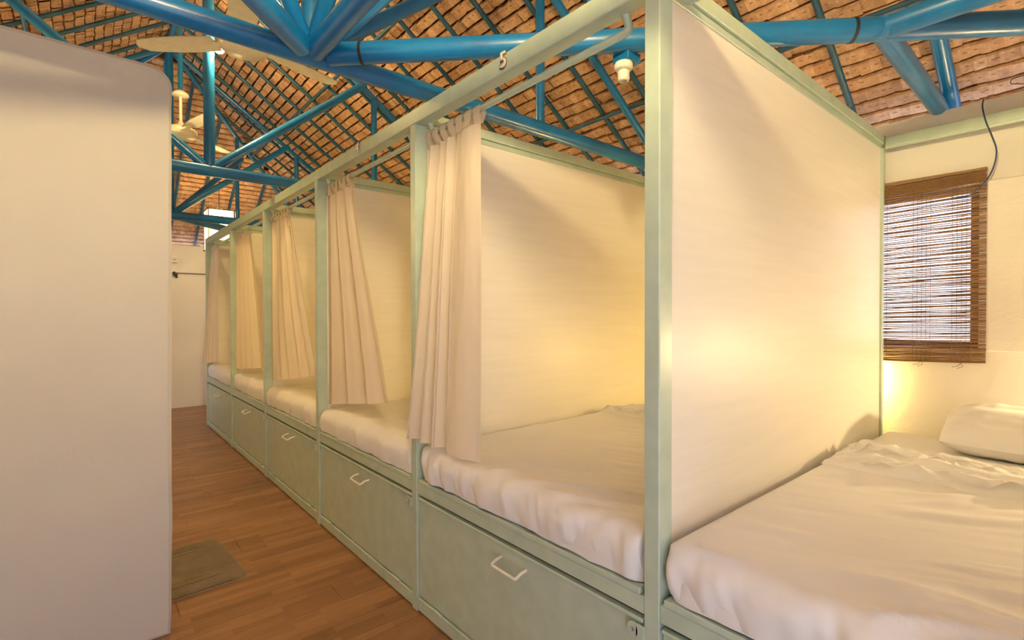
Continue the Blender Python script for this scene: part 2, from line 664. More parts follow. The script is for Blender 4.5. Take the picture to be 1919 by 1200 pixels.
# closed outer skin of the roof
rs = MB()
ov = .40
ex0, ex1, ey0, ey1 = -2.70 - ov, 1.90 + ov, -.36 - ov, 8.20 + ov
ze = ROOF0 - SL * ov + .105
zr = roof_z(0) + .105
V8 = [(ex0, ey0, ze), (ex1, ey0, ze), (ex1, ey1, ze), (ex0, ey1, ze), (RX, N1Y, zr), (RX, N3Y, zr)]
rs.add(V8, [(0, 1, 4), (1, 2, 5, 4), (2, 3, 5), (3, 0, 4, 5)])
rs.build('roof_sheet', M['thatch_dark'], ceiling)

# ------------------------------------------------------------------ blue steel roof frame
ZT = 2.22


def rod(name, pts, r, parent, nn=14, mat='blue'):
    m = MB(); m.tube(pts, r, nn)
    return m.build(name, M[mat], parent)


def truss(Y, label):
    t = thing('roof_truss', label, 'truss', (RX, Y, ZT), 'pipe trusses across the room')
    rod('tie_beam', [(XL - .04, Y, ZT), (XR + .03, Y, ZT)], .040, t, 20)
    rod('king_post', [(RX, Y, ZT), (RX, Y, 3.84)], .034, t, 18)
    for s in (-1, 1):
        rod('strut', [(RX + s * .03, Y, ZT + .03), (RX + s * 1.10, Y, ZT + .89)], .030, t, 16)
        rod('web_post', [(RX + s * 1.18, Y, ZT), (RX + s * 1.18, Y, roof_z(1.18) - .02)], .024, t, 14)
        rod('principal_rafter', [(RX, Y + .0, roof_z(0) - .035), (RX + s * 2.36, Y, roof_z(2.36) - .035)], .024, t, 14)
    return t


t1 = truss(N1Y, 'thick blue pipe truss with a fan of struts, crossing above the bunk tagged 5')
truss(3.92, 'blue pipe truss with a tall king post, between the two ceiling fans')
t3 = truss(N3Y, 'dark blue pipe truss in front of the lit paper lantern')


def hip(name, label, Y0, sx, sy, webs=True):
    """half truss running diagonally (or straight when sx=0) from a truss node to the building's corner"""
    L = 2.33 if sx else 2.30
    t = thing(name, label, 'truss', (RX, Y0, ZT), 'half trusses under the roof hips')
    d = Vector((sx, sy, 0))
    n0 = Vector((RX, Y0, ZT))
    rod('tie_beam', [n0 + d * .05, n0 + d * L], .040, t, 20)
    e = .80 if sx else 1.05
    rod('strut', [n0 + d * .05 + Vector((0, 0, .04)), n0 + d * e + Vector((0, 0, .88 if sx else .86))], .030, t, 16)
    if webs:
        w = .74 if sx else 1.18
        rod('web_post', [n0 + d * w, Vector((RX + d.x * w, Y0 + d.y * w, roof_z(w) - .03))], .022, t, 14)
    rod('hip_rafter', [Vector((RX, Y0, roof_z(0) - .03)), Vector((RX + d.x * 2.36, Y0 + d.y * 2.36, roof_z(2.36) - .03))], .024, t, 14)
    return t


hr = hip('hip_truss', 'blue diagonal pipe tie running level above the green partition to the window corner', N1Y, 1, -1)
J = Vector((RX + 1.43, N1Y - 1.43, ZT))
rod('jack_tie', [J + Vector((-.035, 0, -.004)), (XR + .075, J.y + .005, ZT - .03)], .036, hr, 20)
rod('jack_tie', [J + Vector((0, .01, .002)), (J.x + .02, YN - .06, ZT)], .039, hr, 20)
rod('jack_rafter', [(XR + .09, .475, roof_z(2.42)), (.98, .475, roof_z(1.38))], .031, hr, 16)
gp = MB(); gp.box(.415, 1.105, ZT - .065, .49, 1.175, ZT - .030, .003)
gp.build('gusset_plate', M['blue'], hr)
for s in (.14, 1.36):
    q = Vector((RX + s, N1Y - s, ZT))
    m = MB(); m.tube([q - Vector((.004, -.004, 0)), q + Vector((.004, -.004, 0))], .0415, 20)
    m.build('cable_tie', M['dark'], hr)
hip('hip_truss', 'blue diagonal pipe tie leaving the strut fan towards the doorway corner', N1Y, -1, -1)
hip('hip_truss', 'blue pipe tie leaving the strut fan straight towards the entrance wall', N1Y, 0, -1, False)
hf = hip('hip_truss', 'dark blue diagonal pipe tie passing in front of the paper lantern', N3Y, 1, 1)
JF = Vector((RX + 1.46, N3Y + 1.40, ZT))
rod('jack_tie', [JF, (XR + .075, JF.y, ZT)], .036, hf, 16)
hip('hip_truss', 'dark blue diagonal pipe tie running to the far corner behind the white wall stub', N3Y, -1, 1)
hip('hip_truss', 'dark blue pipe tie running straight to the far wall beside the lantern', N3Y, 0, 1, False)


def rafters_x(name, label, s):
    t = thing(name, label, 'rafters', (RX + s * 1.2, 3.9, roof_z(1.2)))
    for Y in (.845, 1.16, 1.48, 1.80, 2.125, 2.445, 2.745, 3.07, 3.39, 3.71, 4.04, 4.36, 4.72, 5.06, 5.40, 5.74, 6.10, 6.45, 6.80, 7.15, 7.5):
        top = max(0, N1Y - Y, Y - N3Y)
        rod('rafter', [(RX + s * top, Y, roof_z(top)), (RX + s * 2.55, Y, roof_z(2.55))], .0155, t, 10, 'rafter')
    for off in (.94, 1.91):
        z = roof_z(off) - .03
        rod('purlin', [(RX + s * off, N1Y - off, z), (RX + s * off, N3Y + off, z)], .0125, t, 10, 'rafter')
    return t


rafters_x('rafter_frame', 'thin blue pipe rafters and purlins under the thatch above the bunks', 1)
rafters_x('rafter_frame', 'thin dark pipe rafters under the thatch above the white wall stub', -1)
t = thing('rafter_frame', 'short teal pipe rafters on the far thatch slope behind the lantern', 'rafters', (RX, 7.2, roof_z(1.2)))
for X in (-2.3, -1.98, -1.66, -1.34, -1.03, -.74, -.16, .145, .445, .78, 1.10, 1.42, 1.7):
    top = abs(X - RX)
    rod('rafter', [(X, N3Y + top, roof_z(top)), (X, N3Y + 2.5, roof_z(2.5))], .0165, t, 10, 'rafter')
rod('purlin', [(RX - 1.91, N3Y + 1.91, roof_z(1.91) - .03), (RX + 1.91, N3Y + 1.91, roof_z(1.91) - .03)], .0125, t, 10)
t = thing('ridge_pipe', 'dark pipe ridge pole along the top of the thatch roof', 'ridge pole', (RX, 3.9, roof_z(0)))
rod('pole', [(RX, N1Y - .05, roof_z(0) + .0), (RX, N3Y + .05, roof_z(0))], .025, t, 14)


# ------------------------------------------------------------------ ceiling fans at rest, lanterns, lampholder
def fan(x, y, zb, rot, label):
    t = thing('ceiling_fan', label, 'fan', (x, y, zb), 'ceiling fans')
    m = MB()
    m.lathe((x, y, zb), [(0, .003), (.075, .0), (.082, .004), (.108, .006), (.119, .018), (.121, .040), (.112, .062), (.070, .085), (.030, .095), (.014, .13)], 40)
    m.build('motor_housing', M['enamel'], t)
    m = MB(); m.tube([(x, y, zb + .10), (x, y, zb + .37)], .011, 12)
    m.build('downrod', M['enamel'], t)
    m = MB(); m.lathe((x, y, zb + .335), [(.0, -.004), (.055, -.002), (.062, .006), (.058, .02), (.03, .045), (.0, .05)], 28)
    m.build('canopy', M['enamel'], t)
    m = MB(); m.tube([(x, y, zb + .36), (x, y, roof_z(0) - .02)], .018, 12)
    m.build('hanger_pipe', M['blue'], t)
    for k in range(3):
        a = rot + k * 2 * math.pi / 3
        P = []
        for i in range(15):
            s = i / 14
            r = .15 + s * .43
            w = .052 + .018 * math.sin(math.pi * min(1, s * 1.1)) * .8
            if s > .88: w *= math.sqrt(max(.02, 1 - ((s - .88) / .12) ** 2))
            ring = []
            for c, dz in ((-1, -.010), (-.5, -.002), (0, .002), (.5, .004), (1, .006)):
                ring.append((x + r * math.cos(a) - w * c * math.sin(a), y + r * math.sin(a) + w * c * math.cos(a), zb + .050 + dz * (1.3 - s)))
            P.append(ring)
        m = MB(); m.grid(P)
        m.grid([[(q[0], q[1], q[2] + .003) for q in ring] for ring in P])
        m.build('blade', M['enamel'], t)
        m = MB()
        m.box(.085, -.018, .045, .19, .018, .050, .002)
        ca, sa = math.cos(a), math.sin(a)
        m.v = [(x + p[0] * ca - p[1] * sa, y + p[0] * sa + p[1] * ca, zb + p[2]) for p in m.v]
        m.build('blade_arm', M['enamel'], t)
    return t


fan(RX, 2.95, 2.628, .30, 'cream three-bladed ceiling fan hanging behind the thick blue truss')
fan(-.43, 4.95, 2.709, .75, 'small far ceiling fan beside the top corner of the white wall stub')


def lantern(x, y, z0, z1, w, paper, label):
    t = thing('paper_lantern', label, 'lantern', (x, y, z0))
    h = w / 2
    m = MB()
    vs = []
    for (z, k) in ((z0, 1), (z1, 1)):
        vs += [(x - h, y - h, z), (x + h, y - h, z), (x + h, y + h, z), (x - h, y + h, z)]
    m.add(vs, [(0, 1, 5, 4), (1, 2, 6, 5), (2, 3, 7, 6), (3, 0, 4, 7)])
    m.build('paper_shade', M[paper], t)
    m = MB()
    for zz in (z0, z1):
        for s in (-1, 1):
            m.tube([(x - h - .02, y + s * h, zz), (x + h + .02, y + s * h, zz)], .007, 8)
            m.tube([(x + s * h, y - h - .02, zz), (x + s * h, y + h + .02, zz)], .007, 8)
    for sx in (-1, 1):
        for sy in (-1, 1):
            m.tube([(x + sx * h, y + sy * h, z0 - .01), (x + sx * h, y + sy * h, z1 + .01)], .006, 8)
    m.build('frame', M['wood_frame'], t)
    m = MB(); m.tube([(x, y, z1), (x, y, roof_z(max(abs(x - RX), N1Y - y, y - N3Y, 0)) - .02)], .004, 8)
    m.tube([(x - h, y, z1), (x, y, z1 + .05), (x + h, y, z1)], .005, 8)
    m.build('cord', M['dark'], t)
    return t


lantern(.215, 7.0, 2.03, 2.505, .27, 'paper_far', 'tall glowing paper lantern hanging behind the far blue truss')
LX, LY, LZ = -.80, .26, 2.42
t = thing('dish_lamp', 'unseen hanging bulb with an added dish blocking its downward light, above the entrance end of the aisle', 'lamp', (LX, LY, LZ))
m = MB(); m.lathe((LX, LY, LZ), [(.0005, -.075)] + [(.075 * math.sin(a), -.075 * math.cos(a)) for a in [math.pi * i / 12 for i in range(1, 12)]] + [(.0005, .075)], 16)
m.build('bulb', M['dish_bulb'], t)
m = MB(); m.lathe((LX, LY, LZ - .115), [(.0, -.006), (.130, -.004), (.155, .006), (.153, .009), (.128, .0), (.0, -.001)], 32)  # invented dish, out of view, keeps the bulb's light off the bed fronts
m.build('dish', M['enamel'], t)
m = MB(); m.tube([(LX, LY, LZ - .115), (LX, LY, LZ - .07)], .014, 12)
for s_ in range(3):
    a_ = s_ * 2 * math.pi / 3
    m.tube([(LX + .13 * math.cos(a_), LY + .13 * math.sin(a_), LZ - .108), (LX, LY, LZ + .17)], .0015, 6)
m.tube([(LX, LY, LZ + .17), (LX, LY, roof_z(N1Y - LY) - .01)], .003, 8)
m.build('stem', M['dark'], t)
lantern(-1.6, 4.1, 1.95, 2.25, .2, 'paper_fill', 'added unseen fill lantern hanging behind the white wall stub')  # added out of view to put warm light on the locker doors
t = thing('roof_bulb', 'small lit bulb on the tall king post between the two fans', 'lamp', (-.345, 3.875, 3.03))
m = MB(); m.tube([(RX, 3.90, 3.03), (-.372, 3.886, 3.03)], .016, 12)
m.build('socket', M['white_plastic'], t)
m = MB(); m.lathe((-.345, 3.872, 3.03), [(.0005, -.03)] + [(.03 * math.sin(a), -.03 * math.cos(a)) for a in [math.pi * i / 10 for i in range(1, 10)]] + [(.0005, .03)], 16)
m.build('bulb', M['roof_bulb'], t)

t = thing('lampholder', 'white bulb socket without a bulb, under the diagonal blue pipe', 'lamp socket', (.435, 1.14, ZT - .066))
m = MB(); m.lathe((.435, 1.14, ZT - .066), [(.0, 0), (.030, 0), (.033, -.006), (.033, -.020), (.026, -.028), (.0, -.028)], 24)
m.build('base', M['white_plastic'], t)
m = MB(); m.lathe((.435, 1.14, ZT - .092), [(.019, 0), (.021, -.006), (.021, -.034), (.017, -.040), (.012, -.040), (.012, -.015), (0, -.015)], 20)
m.build('socket', M['white_plastic'], t)

# ------------------------------------------------------------------ the row of bunk bays
PY = [-.40, .746, 1.915, 3.069, 4.22, 5.369, 6.60]      # far edges of the posts
PWY, PWX = .044, .056
ZB, ZH = 2.044, 2.104
XB = 1.872


def bx(name, args, mat, parent, bev=.0025):
    m = MB(); m.box(*args, bev)
    return m.build(name, M[mat], parent)


labels = ['pale green steel bunk bay holding the pillow, in front of the bamboo blind',
          'pale green steel bunk bay under the number 5 on the beam',
          'pale green steel bunk bay next beyond the one tagged 5, third from the blind',
          'pale green steel bunk bay fourth along the aisle from the bamboo blind',
          'pale green steel bunk bay fifth along the aisle from the bamboo blind',
          'last pale green steel bunk bay, at the far end under the paper lantern']
bays = []
for k in range(6):
    y0, y1 = PY[k], PY[k + 1] - PWY        # clear opening
    Y = PY[k + 1]
    b = thing('bunk_bay', labels[k], 'bunk', (0.9, (y0 + y1) / 2, 0), 'bunk bays in the row')
    bays.append(b)
    bx('post', (0, Y - PWY, 0, PWX, Y, ZB - .001), 'mint', b)
    if k == 0:
        bx('post', (0, YN + .002, 0, PWX, YN + PWY, ZB - .001), 'mint', b)
    bx('rear_post', (XB, Y - PWY + .006, 0, XB + .03, Y - .004, ZB), 'mint', b)
    yc = Y - PWY / 2
    bx('partition_panel', (PWX + .001, yc - .006, .50, XB - .001, yc + .006, 2.040), 'panel', b, .001)
    m = MB()
    m.box(PWX, Y - PWY + .002, 2.060, XB + .03, Y - .002, ZH - .001, .002)
    m.box(PWX, Y - PWY + .011, 2.036, XB, Y - .011, 2.059, .002)
    m.build('partition_rail', M['mint'], b)
    m = MB()
    m.box(XB, y0 + (PWY if k == 0 else 0) + .001, 2.046, XB + .03, y1 - .001, 2.092, .002)
    m.box(XB + .004, y0 + (PWY if k == 0 else 0) + .001, 2.036, XB + .012, y1 - .001, 2.047, .001)
    m.build('rear_rail', M['mint'], b)
    ya = y0 + (PWY if k == 0 else 0) + .0005
    m = MB()
    m.box(.003, ya, .497, .046, y1 - .0005, .542, .002)
    m.box(.000, ya + .012, .5435, .044, y1 - .012, .560, .002)
    m.build('bed_rail', M['mint'], b)
    bx('kick_rail', (.004, ya, .006, .044, y1 - .0005, .060), 'mint', b)
    bx('bed_base', (.047, ya, .503, XB, y1 - .001, .528), 'mint', b)
    # locker door with a folded lip, a pull handle and two hinges
    d = MB()
    ya += .004; yb = y1 - .004
    d.box(.010, ya, .066, .022, yb, .478, .002)
    d.box(.001, ya, .474, .022, yb, .484, .002)
    door = d.build('locker_door', M['mint'], b)
    hy = yb - (yb - ya) * .545
    hm = MB()
    zz = .432
    hm.tube([(.010, hy - .062, zz), (-.012, hy - .062, zz - .003), (-.030, hy - .062, zz - .012), (-.034, hy - .056, zz - .015), (-.034, hy + .056, zz - .015), (-.030, hy + .062, zz - .012), (-.012, hy + .062, zz - .003), (.010, hy + .062, zz)], .0052, 10)
    hm.build('handle', M['enamel'], door)
    for s in (.13, .87):
        m = MB(); yy = ya + (yb - ya) * s
        m.tube([(.002, yy - .035, .064), (.002, yy + .035, .064)], .0065, 10)
        m.build('hinge', M['mint'], door)
    # hasp: a tab with a hole, welded on the post and lying over the door's corner
    m = MB()
    hz, hyy = .452, y0 + .030 + (PWY if k == 0 else 0)
    ring = []
    N = 20
    outer = [(hyy + .016 * math.sin(2 * math.pi * i / N), hz + .020 * math.cos(2 * math.pi * i / N)) for i in range(N)]
    inner = [(hyy + .005 * math.sin(2 * math.pi * i / N), hz + .006 * math.cos(2 * math.pi * i / N)) for i in range(N)]
    for xx in (-.0065, -.0025):
        ring.append([(xx, p[0], p[1]) for p in outer]); ring.append([(xx, p[0], p[1]) for p in inner])
    vs = [q for r in ring for q in r]
    fs = []
    for i in range(N):
        j = (i + 1) % N
        fs += [(i, j, N + j, N + i), (2 * N + i, 3 * N + i, 3 * N + j, 2 * N + j), (i, 2 * N + i, 2 * N + j, j), (N + i, N + j, 3 * N + j, 3 * N + i)]
    m.add(vs, fs)
    m.box(-.0065, hyy - .034, hz - .018, -.0005, hyy - .010, hz + .018, .001)
    m.build('hasp', M['mint'], b)
    if True:
        m = MB()
        ra, rb = y0 + .093, y1 - .034
        m.tube([(.045, ra, 2.060), (.062, ra, 2.020), (.062, ra, 2.011), (.062, ra + .008, 2.006), (.062, rb - .008, 2.006), (.062, rb, 2.011), (.062, rb, 2.020), (.045, rb, 2.060)], .0115, 12)
        m.build('curtain_rod', M['mint'], b)
    if k == 5:
        bx('end_panel', (.03, yc - .005, .06, XB, yc + .005, .497), 'mint', b, .001)

hb = thing('header_beam', 'long pale green steel beam over the curtains carrying the bunk numbers', 'beam', (0, 3.1, 2.07))
bx('beam', (0, YN + .002, ZB, PWX, PY[6], ZH), 'mint', hb)


def digit(txt, y, z, size, parent, mat, depth, x, offs=0.0):
    cu = bpy.data.curves.new('digit', 'FONT')
    cu.body = txt
    cu.size = size
    cu.extrude = depth
    cu.offset = offs
    cu.align_x = 'CENTER'
    cu.align_y = 'CENTER'
    o = bpy.data.objects.new('digit_text', cu)
    COL.objects.link(o)
    me = bpy.data.meshes.new_from_object(o.evaluated_get(bpy.context.evaluated_depsgraph_get()))
    bpy.data.objects.remove(o)
    me.materials.clear(); me.materials.append(M[mat])
    mt = Matrix(((0, 0, -1, x), (-1, 0, 0, y), (0, 1, 0, z), (0, 0, 0, 1)))
    r = place('number_tag', me, mt, parent)
    return r


tg = digit('5', 1.29, 2.080, .072, hb, 'digit', .0035, -.0036)
tg['label'] = 'white number 5'
ed = digit('5', 1.292, 2.0795, .072, tg.parent, 'digit_edge', .0012, -.0012, .0042)
ed['label'] = 'dark outline of the number 5'
tg = digit('4', 2.44, 2.080, .072, hb, 'digit', .0035, -.0036)
tg['label'] = 'small white number on the next bay'
ed = digit('4', 2.442, 2.0795, .072, hb, 'number_outline', .0012, -.0012, .0022)
ed['label'] = 'grey outline of the small number'

# reading lamp low in each bay, on the back wall beside the nearer partition
for k in range(6):
    y0 = PY[k] + (.05 if k == 0 else .0)
    zc = 1.02 if k == 0 else .935
    L = thing('reading_lamp', 'small warm bulb lamp low on the back wall in the %s bay from the blind' % ('first', 'second', 'third', 'fourth', 'fifth', 'last')[k], 'lamp', (XR - .05, y0 + .11, zc), 'reading lamps inside the bunk bays')
    c = (XR - .046, y0 + .10, zc)
    m = MB(); m.tube([(XR - .001, c[1], zc + .07), (XR - .014, c[1], zc + .07)], .030, 20)
    m.build('base', M['white_plastic'], L)
    m = MB(); m.tube([(XR - .012, c[1], zc + .078), (c[0], c[1], zc + .078)], .010, 10); m.tube([(c[0], c[1], zc + .088), (c[0], c[1], zc + .026)], .015, 14)
    m.build('socket', M['white_plastic'], L)
    m = MB()
    prof = [(.0005, -.028)] + [(.028 * math.sin(a), -.028 * math.cos(a)) for a in [math.pi * i / 10 for i in range(1, 10)]] + [(.0005, .028)]
    m.lathe(c, prof, 16)
    m.build('bulb', M['bulb' if k else 'bulb_first'], L)


# ------------------------------------------------------------------ mattresses, sheets, pillow
def bed_surface(name, y0, y1, x0, x1, top, seed, mat, off=0.0, zlow=.548, s0=None, s1=None, wr=1.0, nx=90, ny=64, parent=None, ends=True):
    """cloth-covered slab: rounded edges, drop on all sides, wrinkles; s0..s1 limits the covered stretch along x"""
    r = .045
    H = top - zlow

    def prof(n, a, b):
        """stations along one direction: (coordinate, drop)"""
        ps = []
        for i in range(7): ps.append((a, H - (H - r) * i / 6))
        for i in range(1, 6):
            q = i / 6 * math.pi / 2
            ps.append((a + r * (1 - math.cos(q)), r * (1 - math.sin(q))))
        for i in range(n + 1): ps.append((a + r + (b - a - 2 * r) * i / n, 0))
        for i in range(1, 6):
            q = i / 6 * math.pi / 2
            ps.append((b - r * (1 - math.sin(q)), r * (1 - math.cos(q))))
        for i in range(7): ps.append((b, r + (H - r) * i / 6))
        return ps
    px = prof(nx, x0 - off, x1 + off)
    py = prof(ny, y0 - off, y1 + off)
    if s0 is not None: px = [p for p in px if p[0] >= s0]
    if s1 is not None: px = [p for p in px if p[0] <= s1]
    P = []
    rc = .05
    sv = Vector((seed * 3.1, seed * 1.7, seed))
    for (x, dx) in px:
        rowp = []
        for (yy, dy) in py:
            X, Yy = x, yy
            cx = min(max(X, x0 + rc), x1 - rc); cy = min(max(Yy, y0 + rc), y1 - rc)
            v = Vector((X - cx, Yy - cy))
            if v.length > rc + off and abs(v.x) > 1e-6 and abs(v.y) > 1e-6:
                v = v.normalized() * (rc + off); X, Yy = cx + v.x, cy + v.y
            z = top + off - max(dx, dy)
            side = max(dx, dy) / H
            p = Vector((X, Yy, 0)) + sv
            # long diagonal tension wrinkles plus soft swelling
            q = p.x * .55 + p.y
            w1 = noise.noise(Vector((p.x * 9 + p.y * 4, q * 2.2, 0)))
            ridge = max(0, 1 - abs(w1) * 5.0) * max(0, noise.noise(Vector((p.x * 1.9, p.y * 2.3, 5)))+.18)
            w2 = noise.noise(Vector((p.x * 22 + p.y * 9, q * 5, 3)))
            if side < .05:
                ed = min(1.0, max(0.0, min(Yy - y0, y1 - Yy) - .01) / .07)
                z += ed * wr * (.024 * ridge + .0040 * w2 + .009 * noise.noise(p * 2.4))
            else:
                fold = noise.noise(Vector((p.y * 13 + z * 5, z * 2.5, 9))) * .016 + noise.noise(Vector((p.y * 30 - z * 8, z * 6, 2))) * .007
                bul = .012 * math.sin(math.pi * min(1, side))
                if dx >= dy and x < .5: X -= wr * (fold + bul * .8) * min(1, side * 3)
                if dy > dx: Yy += (1 if yy < (y0 + y1) / 2 else -1) * 0.001
                if side > .9 and dx > dy and x < .5: z += .007 * abs(noise.noise(Vector((p.y * 6, 0, seed))))
            rowp.append((X, Yy, z))
        P.append(rowp)
    m = MB(); m.grid(P)
    return m.build(name, M[mat], parent), P


ml = ['white-sheeted mattress with a pillow and turned-down top sheet, by the bamboo blind',
      'white-sheeted mattress in the bay under the number 5',
      'white-sheeted mattress third from the blind, with a slanting curtain over its corner',
      'white-sheeted mattress fourth along the row from the blind',
      'white-sheeted mattress fifth along the row from the blind',
      'white-sheeted mattress at the far end, with daylight on its corner']
for k in range(6):
    y0 = PY[k] + (.05 if k == 0 else .006); y1 = PY[k + 1] - PWY - .006
    fine = k < 2
    top = .695
    o, _ = bed_surface('mattress', y0, y1, .012, XB - .012, top, k + 1, 'sheet', 0, .5625, wr=.6 if fine else 1.0, nx=70, ny=46)
    tag(o, ml[k], 'mattress', 'mattresses in the bunk bays')


def top_sheet(k, xe, fold0, label):
    y0 = PY[k] + (.05 if k == 0 else .006); y1 = PY[k + 1] - PWY - .006
    t = thing('bed_sheet', label, 'sheet', (.6, (y0 + y1) / 2, .70), 'top sheets on the two nearer beds')
    o, P = bed_surface('sheet_body', y0 + .002, y1 - .002, .012, XB, .695, k + 21, 'sheet2', .007, .5625, s1=xe - .03, wr=1.35, nx=150, ny=100, parent=t)
    # turned-down band with a rolled edge and rumples
    Pb = []
    nb_ = 34
    ny = 90
    for i in range(nb_ + 1):
        s = i / nb_
        rowp = []
        for j in range(ny + 1):
            u = j / ny
            yy = y0 + .012 + (y1 - y0 - .024) * u
            wob = .018 * noise.noise(Vector((yy * 5, k * 3, 1))) + .030 * noise.noise(Vector((yy * 1.6, k * 7, 4)))
            a, b = fold0 + wob, xe + .4 * wob
            x = a + (b - a) * s
            rum = noise.noise(Vector((x * 26 + yy * 5, yy * 5 - x * 6, k + 2)))
            ru2 = noise.noise(Vector((x * 9, yy * 14, k + 8)))
            z = .7105 + .036 * max(0, 1 - abs(rum) * 3.0) * (0.35 + max(0, noise.noise(Vector((yy * 2.0, x * 2, 3))) + .35)) + .004 * ru2
            edge = min(s, 1 - s) * nb_
            if s < .5 and edge < 3: z += (.012 + .022 * max(0, noise.noise(Vector((yy * 11, 3, k))) )) * (1 - abs(edge - 1.2) / 2.2 if edge < 3 else 0)
            if edge < .9: z = .700 + (z - .700) * edge
            ey = min(u, 1 - u) * ny
            if ey < 4: z = .698 + (z - .698) * math.sqrt(ey / 4)
            rowp.append((x, yy, z))
        Pb.append(rowp)
    m = MB(); m.grid(Pb)
    m.build('turned_down_band', M['sheet2'], t)
    return t


top_sheet(0, 1.315, 1.0, 'rumpled white top sheet with a turned-down band, below the pillow')
top_sheet(1, 1.46, 1.14, 'rumpled white top sheet on the bed under the number 5')


def pillow(cx, cy, cz, lx, ly, h, label, tilt):
    m = MB()
    n = 44
    for side in (1, -1):
        P = []
        for i in range(n + 1):
            rowp = []
            for j in range(n + 1):
                u, v = -1 + 2 * i / n, -1 + 2 * j / n
                # corners pulled in a little, sides bowed
                x = u * lx * (1 - .055 * v * v); y_ = v * ly * (1 - .045 * u * u)
                q = max(0, (1 - u * u)) ** .40 * max(0, (1 - v ** 6)) ** .45
                w = noise.noise(Vector((u * 2.2 + 4, v * 2.6, side))) * .014 + .009 * noise.noise(Vector((u * 5, v * 9, 2 + side))) * (abs(u) + abs(v)) * .7
                z = side * (h * q) * (1.10 if side > 0 else .78) + w * q * (1 if side > 0 else .6)
                rowp.append((x, y_, z))
            P.append(rowp)
        m.grid(P)
    rot = Matrix.Rotation(tilt, 4, 'Y')
    m.v = [tuple(Vector((cx, cy, cz)) + rot @ Vector(p)) for p in m.v]
    o = m.build('pillow', M['pillow'])
    return tag(o, label, 'pillow')


pillow(1.695, .125, .776, .205, .320, .090, 'plump white pillow at the head of the bed, under the bamboo blind', -.16)


# ------------------------------------------------------------------ curtains
def curtain(k, label, yR0, yL0, yR1, yL1, xR1, xL1, zbR, zbL, folds, seed, flat=.0, xmidR=None, sway=1.3, amp=.020):
    """hung from the rod on fabric loops; index 0 = top, 1 = bottom; R = nearer edge, L = edge by the post"""
    t = thing('curtain', label, 'curtain', (.062, (yR0 + yL0) / 2, 1.9), 'curtains on the bunk bays')
    XR0 = .064
    ZC = 1.952
    nu, nv = 150, 44
    rnd = random.Random(seed)
    ph = rnd.uniform(0, 6)
    P = []
    for i in range(nu + 1):
        u = i / nu
        col = []
        for j in range(nv + 1):
            v = j / nv
            w = v ** sway
            yR = yR0 + (yR1 - yR0) * w
            yL = yL0 + (yL1 - yL0) * v
            xR = XR0 + (xR1 - XR0) * w
            xL = XR0 + (xL1 - XR0) * v
            yy = yR + (yL - yR) * u
            x = xR + (xL - xR) * u
            zb = zbR + (zbL - zbR) * u
            z = ZC + (zb - ZC) * v
            uu = max(0, (u - flat) / (1 - flat))
            a = 2 * math.pi * folds * uu + ph + 1.4 * noise.noise(Vector((u * 3 + seed, v * .8, 0)))
            A = amp * (.55 + .65 * v ** .6) * (1 if u > flat else .35 + .65 * (u / max(flat, .01)) ** 2)
            A *= 1 + .45 * noise.noise(Vector((u * 5, v * 1.2, seed + 3)))
            s = math.sin(a)
            s = math.copysign(abs(s) ** .72, s)
            x -= A * s
            yy += A * .75 * math.sin(2 * a) * .6
            # the broad flat leading part bows outward a little, cloth creases
            if flat and u < flat: x -= .018 * math.sin(math.pi * u / flat)
            x += .0025 * noise.noise(Vector((u * 14, v * 9, seed + 1)))
            z += .006 * noise.noise(Vector((u * 9, seed, 0))) * v
            col.append((x, yy, z))
        P.append(col)
    m = MB(); m.grid(P)
    m.build('cloth', M['curtain'], t)
    # hem line sewn near the leading edge
    m = MB(); m.grid([[(q[0] - .0025, q[1], q[2]) for q in P[0][1:]], [(q[0] - .0035, q[1], q[2]) for q in P[4][1:]]])
    m.build('side_hem', M['curtain'], t)
    # loops over the rod
    nt = 7
    for q in range(nt):
        uc = int(nu * (.03 + .93 * q / (nt - 1)))
        hw = .021
        base = P[uc][0]
        yc = yR0 + (yL0 - yR0) * (.04 + .92 * q / (nt - 1))
        path = [(base[0] - .004, ZC - .004), (.048, 1.985), (.0485, 2.006), (.052, 2.016), (.062, 2.0205), (.072, 2.016), (.0755, 2.006), (.076, 1.985), (base[0] + .006, ZC - .004)]
        G = []
        for (xx, zz) in path:
            mixy = (2.006 - zz) / (2.006 - ZC)
            mixy = min(1, max(0, mixy))
            yb = yc + (base[1] - yc) * mixy
            G.append([(xx, yb - hw + .002 * math.sin(q * 5), zz), (xx - .001, yb, zz + .001), (xx, yb + hw, zz)])
        m = MB(); m.grid(G)
        m.build('tab_loop', M['curtain'], t)
    return t


curtain(1, 'cream curtain hanging straight with one broad flat front fold, by the number 5', 1.495, 1.868, 1.495, 1.915, .066, -.030, .700, .742, 3.6, 3, flat=.36, amp=.024)
curtain(2, 'cream curtain with its hem swept sideways over the white sheet, second from the number 5', 2.68, 3.035, 2.275, 3.045, .058, .052, .815, .712, 3.4, 5, sway=1.15, amp=.024)
curtain(3, 'cream curtain swept widest sideways, middle of the five', 3.745, 4.186, 3.20, 4.19, .058, .056, .868, .735, 4.6, 8, sway=1.0, amp=.026)
curtain(4, 'cream curtain with a swept hem, second from the far end of the row', 4.865, 5.335, 4.50, 5.34, .058, .056, .812, .735, 4.2, 11, sway=1.0, amp=.024)
curtain(5, 'narrow straight cream curtain at the far end, edged with daylight', 6.22, 6.56, 6.19, 6.60, .055, -.02, .745, .70, 3.4, 14, flat=.3, amp=.019)

